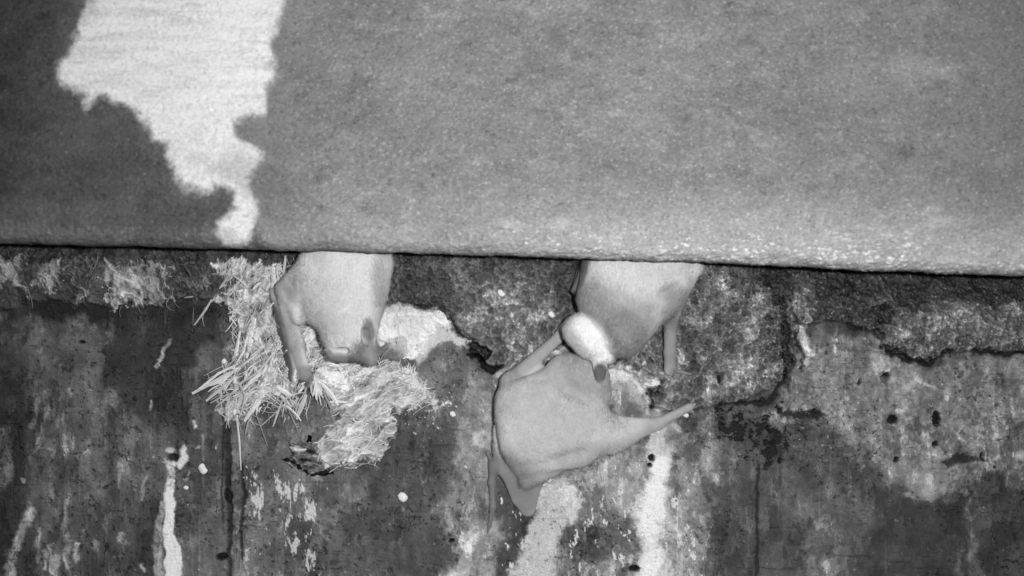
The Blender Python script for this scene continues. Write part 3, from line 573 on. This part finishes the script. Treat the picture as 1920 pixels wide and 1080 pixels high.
# ------------------------------------------------------------------ nest stuff
def lump(name, pts, H, val, mat, parent=None, rough=8, fs=(22, 22), ang=0, seed=1, base=-9, soft=14, warp=8, amp=0.35, tv=26, d0=0, gaps=9.0):
    """a clod stuck on the wall, closed against it; pts outline in px, H thickness in px"""
    xs = [p[0] for p in pts]; ys = [p[1] for p in pts]
    gx_ = np.arange(min(xs) - 14, max(xs) + 14, 1.7); gy_ = np.arange(min(ys) - 14, max(ys) + 14, 1.7)
    x, y = np.meshgrid(gx_, gy_)
    wx = x + warp * fbm(x, y, 26, oct=5, seed=seed, gain=0.7); wy = y + warp * fbm(x, y, 26, oct=5, seed=seed + 1, gain=0.7)
    d, _ = seg_dist(wx, wy, pts, True); d = np.where(inside(wx, wy, pts), d, -d)
    ca, sa = math.cos(math.radians(ang)), math.sin(math.radians(ang)); u = x * ca + y * sa; w = -x * sa + y * ca
    w = w + 10 * fbm(x, y, 50, oct=3, seed=seed + 5)
    n = fbm(u, w, fs[0], fs[1], oct=5, seed=seed + 2, gain=0.7); n2 = fbm(u, w, fs[0] * 0.4, fs[1] * 0.4, oct=3, seed=seed + 7, gain=0.8)
    hgt = H * np.sqrt(np.clip(d / soft, 0, 1)) * (1 + amp * n) + rough * 0.5 * n2 + d0
    gp = sstep(gaps, gaps + 0.12, fbm(x, y, 30, oct=4, seed=seed + 11, gain=0.65) * sstep(-5, 40, 45 - d)); hgt = hgt * (1 - gp) + (base - 4) * gp
    hgt = np.where(d < 2, base + (hgt - base) * np.clip(d / 2, 0, 1), hgt)
    t = val + tv * n + tv * 0.5 * n2 + 22 * fbm(x, y, 75, oct=3, seed=seed + 9)
    keep = (d[:-1, :-1] > -2)
    V_ = W(x.ravel(), y.ravel(), hgt.ravel()); F_ = grid_faces(*x.shape, keep=keep)
    v2, f2, t2 = compact(V_, F_, np.clip(t.ravel(), 10, 248))
    return mesh_obj(name, v2, f2, mat, parent, t2)
def ribbons(name, strands, mat, parent=None):
    """strands: list of (points (n,3) px, halfwidth px, tone) -> three-sided stalks in one mesh"""
    Vs = []; Fs = []; Ts = []; o = 0
    for pts, w, t in strands:
        p = np.asarray(pts, float); n = len(p)
        tg = np.gradient(p, axis=0); tg /= np.linalg.norm(tg, axis=1, keepdims=True) + 1e-9
        sd = np.cross(tg, [0, 0, 1.0]); sd /= np.linalg.norm(sd, axis=1, keepdims=True) + 1e-9; up = np.cross(sd, tg)
        tp = np.full(n, 1.0); tp[0] = 0.6; tp[-1] = 0.45
        w_ = (w * tp)[:, None]
        ring = np.stack([p + sd * w_, p + up * w_ * 0.8, p - sd * w_, p - up * w_ * 0.5], 1)
        Vs.append(ring.reshape(-1, 3)); i = np.arange(n - 1)[:, None] * 4 + np.arange(4)[None]
        j = np.arange(n - 1)[:, None] * 4 + (np.arange(4)[None] + 1) % 4
        Fs.append(np.stack([i, j, j + 4, i + 4], -1).reshape(-1, 4) + o)
        Fs.append(np.array([[0, 1, 2, 3], [4 * n - 1, 4 * n - 2, 4 * n - 3, 4 * n - 4]]) + o); o += 4 * n; Ts.append(np.full(4 * n, t))
    V_ = np.concatenate(Vs); return mesh_obj(name, W(V_[:, 0], V_[:, 1], V_[:, 2]), np.concatenate(Fs), mat, parent, np.concatenate(Ts), smooth=False)
R1 = random.Random(11)
def in_poly(pts):
    xs = [p[0] for p in pts]; ys = [p[1] for p in pts]
    while True:
        x, y = R1.uniform(min(xs), max(xs)), R1.uniform(min(ys), max(ys))
        if inside(np.array([x]), np.array([y]), pts)[0]: return x, y
def strand(x, y, ang, L, d0, d1, bend=0.15, n=5):
    a = math.radians(ang); pts = []; k = R1.gauss(0, bend)
    for i in range(n):
        t = i / (n - 1); aa = a + k * (t - 0.5) * 2
        pts.append((x + math.cos(aa) * L * (t - 0.5), y + math.sin(aa) * L * (t - 0.5), d0 + (d1 - d0) * t))
    return pts
nest = bpy.data.objects.new('straw_nest', None); COL.objects.link(nest); nest.location = (0, 0, 0)
tag(nest, 'ragged nest of pale straw and dry fibres stuck to the wall around the left bat', 'nest')
top_o = [(395, 486), (470, 480), (560, 484), (575, 560), (600, 650), (600, 700), (560, 735), (470, 780), (425, 800), (392, 770), (440, 700), (455, 640), (430, 590), (395, 560), (410, 530)]
lump('clod', top_o, 20, 186, M_fibre, nest, rough=16, fs=(30, 12), ang=110, seed=20, amp=0.9, tv=60, warp=16, gaps=0.42)
mid_o = [(560, 560), (640, 640), (705, 660), (765, 682), (800, 720), (832, 768), (796, 766), (745, 772), (730, 830), (712, 862), (650, 885), (600, 880), (590, 830), (630, 780), (610, 750), (570, 690)]
lump('clod', mid_o, 17, 196, M_fibre, nest, rough=16, fs=(40, 10), ang=-28, seed=24, amp=0.9, tv=62, warp=16, gaps=0.6)
st = []
def bunch(poly, n, ang, spread, Lr, wr, tr, dr, bend=0.15):
    for _ in range(int(n * 0.72)):
        x, y = in_poly(poly); L = R1.uniform(*Lr); d = R1.uniform(*dr)
        st.append((strand(x, y, R1.gauss(ang, spread), L, d, d + R1.uniform(-8, 8), bend), wr[0] + (wr[1] - wr[0]) * R1.random() ** 2.4 * 0.9, R1.uniform(*tr)))
bunch([(430, 600), (560, 560), (590, 680), (570, 740), (430, 780), (420, 720), (450, 660)], 170, 116, 40, (14, 80), (0.35, 2.0), (180, 245), (10, 26))
bunch([(405, 690), (520, 640), (540, 720), (430, 760), (390, 735)], 75, 150, 13, (30, 90), (0.4, 2.0), (170, 245), (12, 30), 0.08)
bunch([(400, 500), (560, 490), (570, 570), (440, 600), (410, 560)], 70, 100, 50, (12, 46), (0.4, 1.6), (140, 235), (20, 32), 0.2)
bunch([(400, 730), (600, 710), (620, 750), (470, 800), (420, 800)], 90, 100, 55, (16, 55), (0.4, 2.2), (150, 240), (8, 26), 0.15)
bunch([(560, 560), (600, 600), (620, 690), (680, 690), (700, 720), (600, 740), (560, 720)], 80, 95, 60, (12, 40), (0.4, 2.6), (150, 235), (10, 22), 0.2)
for _ in range(170):   # matted fluff of the lower wad, following its swirl
    x, y = in_poly(mid_o); st.append((strand(x, y, R1.gauss(-32, 24), R1.uniform(14, 50), R1.uniform(14, 22), R1.uniform(12, 22), 0.25, 7), R1.uniform(0.3, 1.0), R1.uniform(130, 238)))
for i in range(60):    # tuft fanning to the lower right
    t = R1.random(); a = 20 + 45 * t; st.append((strand(755 + 26 * R1.random() + 12 * t, 706 + 40 * t * 0.6 + 10 * R1.random(), a + R1.gauss(12, 7), R1.uniform(40, 80), 18, 5, 0.3, 6), R1.uniform(0.6, 1.6), R1.uniform(190, 242)))
for i in range(36):    # spray under the wrist of the left bat
    a = R1.uniform(15, 95); L = R1.uniform(20, 52); x0, y0 = 588 + R1.uniform(-8, 8), 704 + R1.uniform(-4, 8)
    st.append((strand(x0 + math.cos(math.radians(a)) * L / 2, y0 + math.sin(math.radians(a)) * L / 2, a, L, 22, 26, 0.1), R1.uniform(0.6, 1.9), R1.uniform(190, 240)))
def flakes(poly, n, ang, spread, Lr, wr, tr, dr):
    for _ in range(n):
        x, y = in_poly(poly); a = R1.gauss(ang, spread); L = R1.uniform(*Lr); w = R1.uniform(*wr); d = R1.uniform(*dr); t = R1.uniform(*tr)
        p3 = strand(x, y, a, L, d, d + R1.uniform(-5, 5), 0.3, 4); st.append((p3, w, t))
flakes([(400, 490), (560, 490), (590, 690), (570, 740), (430, 790), (405, 720), (450, 640), (420, 570)], 230, 110, 50, (10, 30), (0.5, 2.4), (160, 244), (14, 28))
flakes(mid_o, 130, -30, 35, (8, 26), (0.4, 1.4), (170, 244), (15, 22))
bunch([(545, 738), (572, 742), (556, 780), (528, 790), (532, 758)], 40, 118, 35, (8, 34), (0.4, 2.2), (150, 225), (6, 18), 0.2)
bunch([(340, 690), (640, 720), (640, 830), (400, 830)], 26, 100, 60, (6, 22), (0.3, 0.9), (110, 200), (3, 6), 0.3)
bunch([(580, 680), (730, 660), (720, 710), (620, 730)], 60, 10, 50, (8, 30), (0.4, 1.4), (150, 235), (18, 26), 0.3)
s_all = ribbons('straw', st, M_straw, nest); tag(s_all, kind='stuff')
# broad flakes of grass blade, each its own part
for pts, w, t in [([(520, 672, 24), (470, 716, 26), (455, 732, 24)], 3.4, 236), ([(478, 596, 20), (470, 640, 22), (462, 672, 20)], 5, 228), ([(496, 648, 24), (474, 668, 26), (456, 684, 26)], 3, 236),
                  ([(518, 724, 24), (536, 736, 26), (546, 742, 22)], 5, 240), ([(604, 720, 24), (620, 738, 26), (634, 760, 24), (660, 772, 14)][:3], 5, 238), ([(592, 716, 24), (592, 736, 26), (594, 750, 24)], 3.4, 240),
                  ([(574, 740, 20), (566, 760, 22), (556, 786, 16)], 5, 205), ([(490, 745, 22), (476, 764, 22), (458, 790, 18)], 5, 225), ([(450, 620, 20), (442, 665, 22), (436, 676, 20)], 3.5, 232),
                  ([(360, 738, 22), (420, 706, 24), (452, 690, 24)], 4, 215), ([(372, 730, 26), (410, 700, 28), (446, 682, 26)], 2.5, 235), ([(386, 752, 20), (420, 724, 24), (440, 706, 24)], 3.5, 200),
                  ([(618, 754, 22), (634, 753, 22), (650, 754, 18)], 2.6, 238), ([(470, 606, 24), (456, 660, 26), (438, 690, 24)], 2.4, 230)]:
    ribbons('grass_blade', [(pts, w, t)], M_straw, nest)
# long hanging stalks
for pts, w, t in [([(442, 730, 20), (443, 770, 16), (449, 830, 8), (452, 882, 5)], 1.9, 225), ([(466, 742, 20), (488, 798, 16), (502, 838, 8)], 1.2, 150), ([(535, 756, 14), (512, 778, 14), (489, 799, 14), (470, 790, 14)], 1.3, 175),
                  ([(397, 561, 10), (386, 580, 12), (364, 610, 8)], 2.2, 195), ([(384, 576, 8), (380, 600, 8), (366, 612, 6)][:2], 1.0, 160), ([(378, 592, 8), (383, 612, 6)], 1.2, 165), ([(363, 575, 6), (362, 600, 6), (361, 622, 5)], 1.0, 120),
                  ([(338, 559, 6), (362, 556, 8), (382, 548, 10)], 1.5, 170), ([(541, 768, 14), (553, 795, 10), (563, 818, 6)], 1.3, 160), ([(485, 750, 14), (500, 753, 14), (516, 756, 14)], 1.2, 180),
                  ([(572, 690, 14), (573, 700, 12), (576, 712, 12)], 2, 90), ([(600, 740, 10), (612, 758, 10), (600, 770, 8)], 0.9, 175), ([(520, 735, 14), (536, 752, 16), (544, 760, 14)], 3.4, 215), ([(530, 750, 14), (520, 775, 12), (512, 800, 8)], 2.2, 205),
                  ([(437, 614, 10), (436, 635, 12), (442, 648, 10)], 1.2, 190), ([(492, 640, 22), (540, 700, 20)], 1.0, 215)]:
    ribbons('hanging_stalk', [(pts, w, t)], M_straw, nest)
# dark ragged leaf at the foot of the nest
leaf = bpy.data.objects.new('dead_leaf', None); COL.objects.link(leaf); leaf.location = (0, 0, 0)
tag(leaf, 'curled dark dead leaf hanging under the lower straw wad', 'dead leaf')
lump('blade', [(528, 862), (545, 850), (540, 828), (565, 838), (580, 815), (588, 838), (598, 860), (634, 876), (628, 890), (600, 886), (580, 895), (560, 880), (540, 870)], 19, 100, M_fibre, leaf, rough=18, fs=(30, 10), ang=20, seed=31, amp=0.9, tv=85, base=-6)
lump('curled_edge', [(526, 862), (536, 858), (560, 872), (585, 884), (632, 878), (632, 888), (590, 893), (560, 880)], 22, 20, M_fibre, leaf, rough=8, fs=(14, 8), seed=33, soft=5, warp=6, tv=16)
lump('pale_lobe', [(540, 838), (560, 834), (584, 842), (574, 850), (548, 850)], 26, 225, M_fibre, leaf, rough=6, fs=(20, 8), seed=34, soft=6, warp=5, tv=20)
lump('stem', [(572, 832), (578, 812), (586, 818), (584, 832)], 22, 8, M_fibre, leaf, rough=6, fs=(10, 8), seed=35, soft=4, warp=4, tv=8)
# clumps of cobwebbed debris packed under the beam at the left
specs = [('pale cobwebbed tuft at the far left end of the wall top', [(-30, 488), (56, 482), (66, 505), (50, 525), (66, 552), (40, 560), (8, 540), (-30, 552)], 122),
         ('small pale flat tuft just under the beam, second from the left', [(68, 488), (112, 482), (126, 500), (112, 520), (116, 556), (90, 562), (72, 540)], 112),
         ('dark tuft with one pale oval flake, third from the left under the beam', [(120, 486), (180, 480), (188, 510), (180, 530), (182, 560), (160, 574), (132, 560), (124, 520)], 100),
         ('widest grey tuft under the beam, left of the straw, trailing thin fibres', [(184, 484), (300, 478), (334, 500), (322, 530), (334, 562), (300, 582), (270, 568), (220, 576), (186, 566), (190, 530)], 138),
         ('speckled dark tuft between the wide grey tuft and the straw', [(330, 482), (400, 480), (404, 520), (396, 556), (352, 556), (334, 530)], 82)]
for i, (lb_, pts, val) in enumerate(specs):
    t = bpy.data.objects.new('debris_tuft', None); COL.objects.link(t); t.location = (0, 0, 0); tag(t, lb_, 'debris tuft', 'debris tufts under the beam')
    lump('wad', pts, 21, val * 1.14, M_fibre, t, rough=13, fs=(34, 17), ang=55, seed=50 + i * 3, amp=1.0, tv=66, warp=26, soft=18, gaps=0.8)
    fb = []
    for _ in range(7 if i != 3 else 26):
        x, y = in_poly(pts); fb.append((strand(x, y + 4, R1.gauss(75, 32), R1.uniform(12, 46), R1.uniform(18, 26), R1.uniform(10, 24), 0.5, 6), R1.uniform(0.25, 0.7), R1.uniform(80, 180)))
    tag(ribbons('fibre', fb, M_fibre, t), kind='stuff')
# lime crust right of the left bat
cr = lump('lime_crust', [(700, 596), (722, 580), (745, 574), (772, 578), (800, 584), (822, 578), (838, 586), (846, 604), (836, 618), (820, 616), (806, 640), (800, 660), (778, 678), (756, 668), (762, 640), (740, 640), (716, 650), (704, 630)],
          10, 240, M_crust, None, rough=7, fs=(26, 26), seed=70, soft=10, warp=9, tv=16, amp=0.6)
tag(cr, 'knobbly white lime crust on the wall right of the left bat', 'lime crust')
# single hard white droppings and grains on the wall
for lb_, x, y, rx, ry in [('teardrop-shaped white dropping ending a thin run, lower left of the wall', 380, 878, 8, 14), ('small white dropping ending a faint slanted run, just below the teardrop-shaped one', 349, 914, 5, 4),
                          ('round white dropping alone on the dark wall below the straw wad', 755, 931, 9, 9), ('white grain in the rough band midway between the two hanging bats', 940, 549, 7, 6),
                          ('white grain close above the head of the middle bat', 1034, 589, 6, 5), ('white grain touching the right side of the left bat', 722, 558, 8, 5),
                          ('white grain below the hanging forearm of the middle bat', 1303, 707, 6, 5), ('small white grain at the left tip of the straw nest', 420, 677, 6, 5),
                          ('tiny white grain below the lime crust, low on the edge of the straw wad', 848, 776, 5, 5), ('white chip beside the fingertips of the lowest bat', 1308, 757, 9, 3), ('pale chip below the fingertips of the lowest bat', 1286, 778, 10, 4)]:
    rx *= 0.85; ry *= 0.85
    pr = [C((x - rx * 0.3, y - ry * 0.3, 9), (x + rx * 0.3, y + ry * 0.3, 9), min(rx, ry) * 0.8, min(rx, ry) * 0.9, 0.7, 2), C((x, y - ry * 0.55, 8), (x, y + ry * 0.5, 8), min(rx, ry) * 0.45, min(rx, ry) * 0.8, 0.7, 3),
          C((x - rx * 0.5, y, 8), (x + rx * 0.5, y, 8), min(rx, ry) * 0.5, min(rx, ry) * 0.45, 0.7, 3)]
    V_, Q, _n = surface_net(pr, (x - rx * 2, y - ry * 2, -2), (x + rx * 2, y + ry * 2, 22), 1.2)
    V_[:, 0] += 1.5 * fbm(V_[:, 0], V_[:, 1], 6, seed=9); V_[:, 1] += 1.5 * fbm(V_[:, 0], V_[:, 1], 6, seed=10)
    hh = 9.0 if (y < 700 and x > 640) else 0.0
    V_[:, 2] += hh - 2
    o = mesh_obj('dropping', W(V_[:, 0], V_[:, 1], V_[:, 2]), Q, M_crust, None, np.full(len(V_), 236.0)); tag(o, lb_, 'dropping', 'white droppings and grains on the wall')
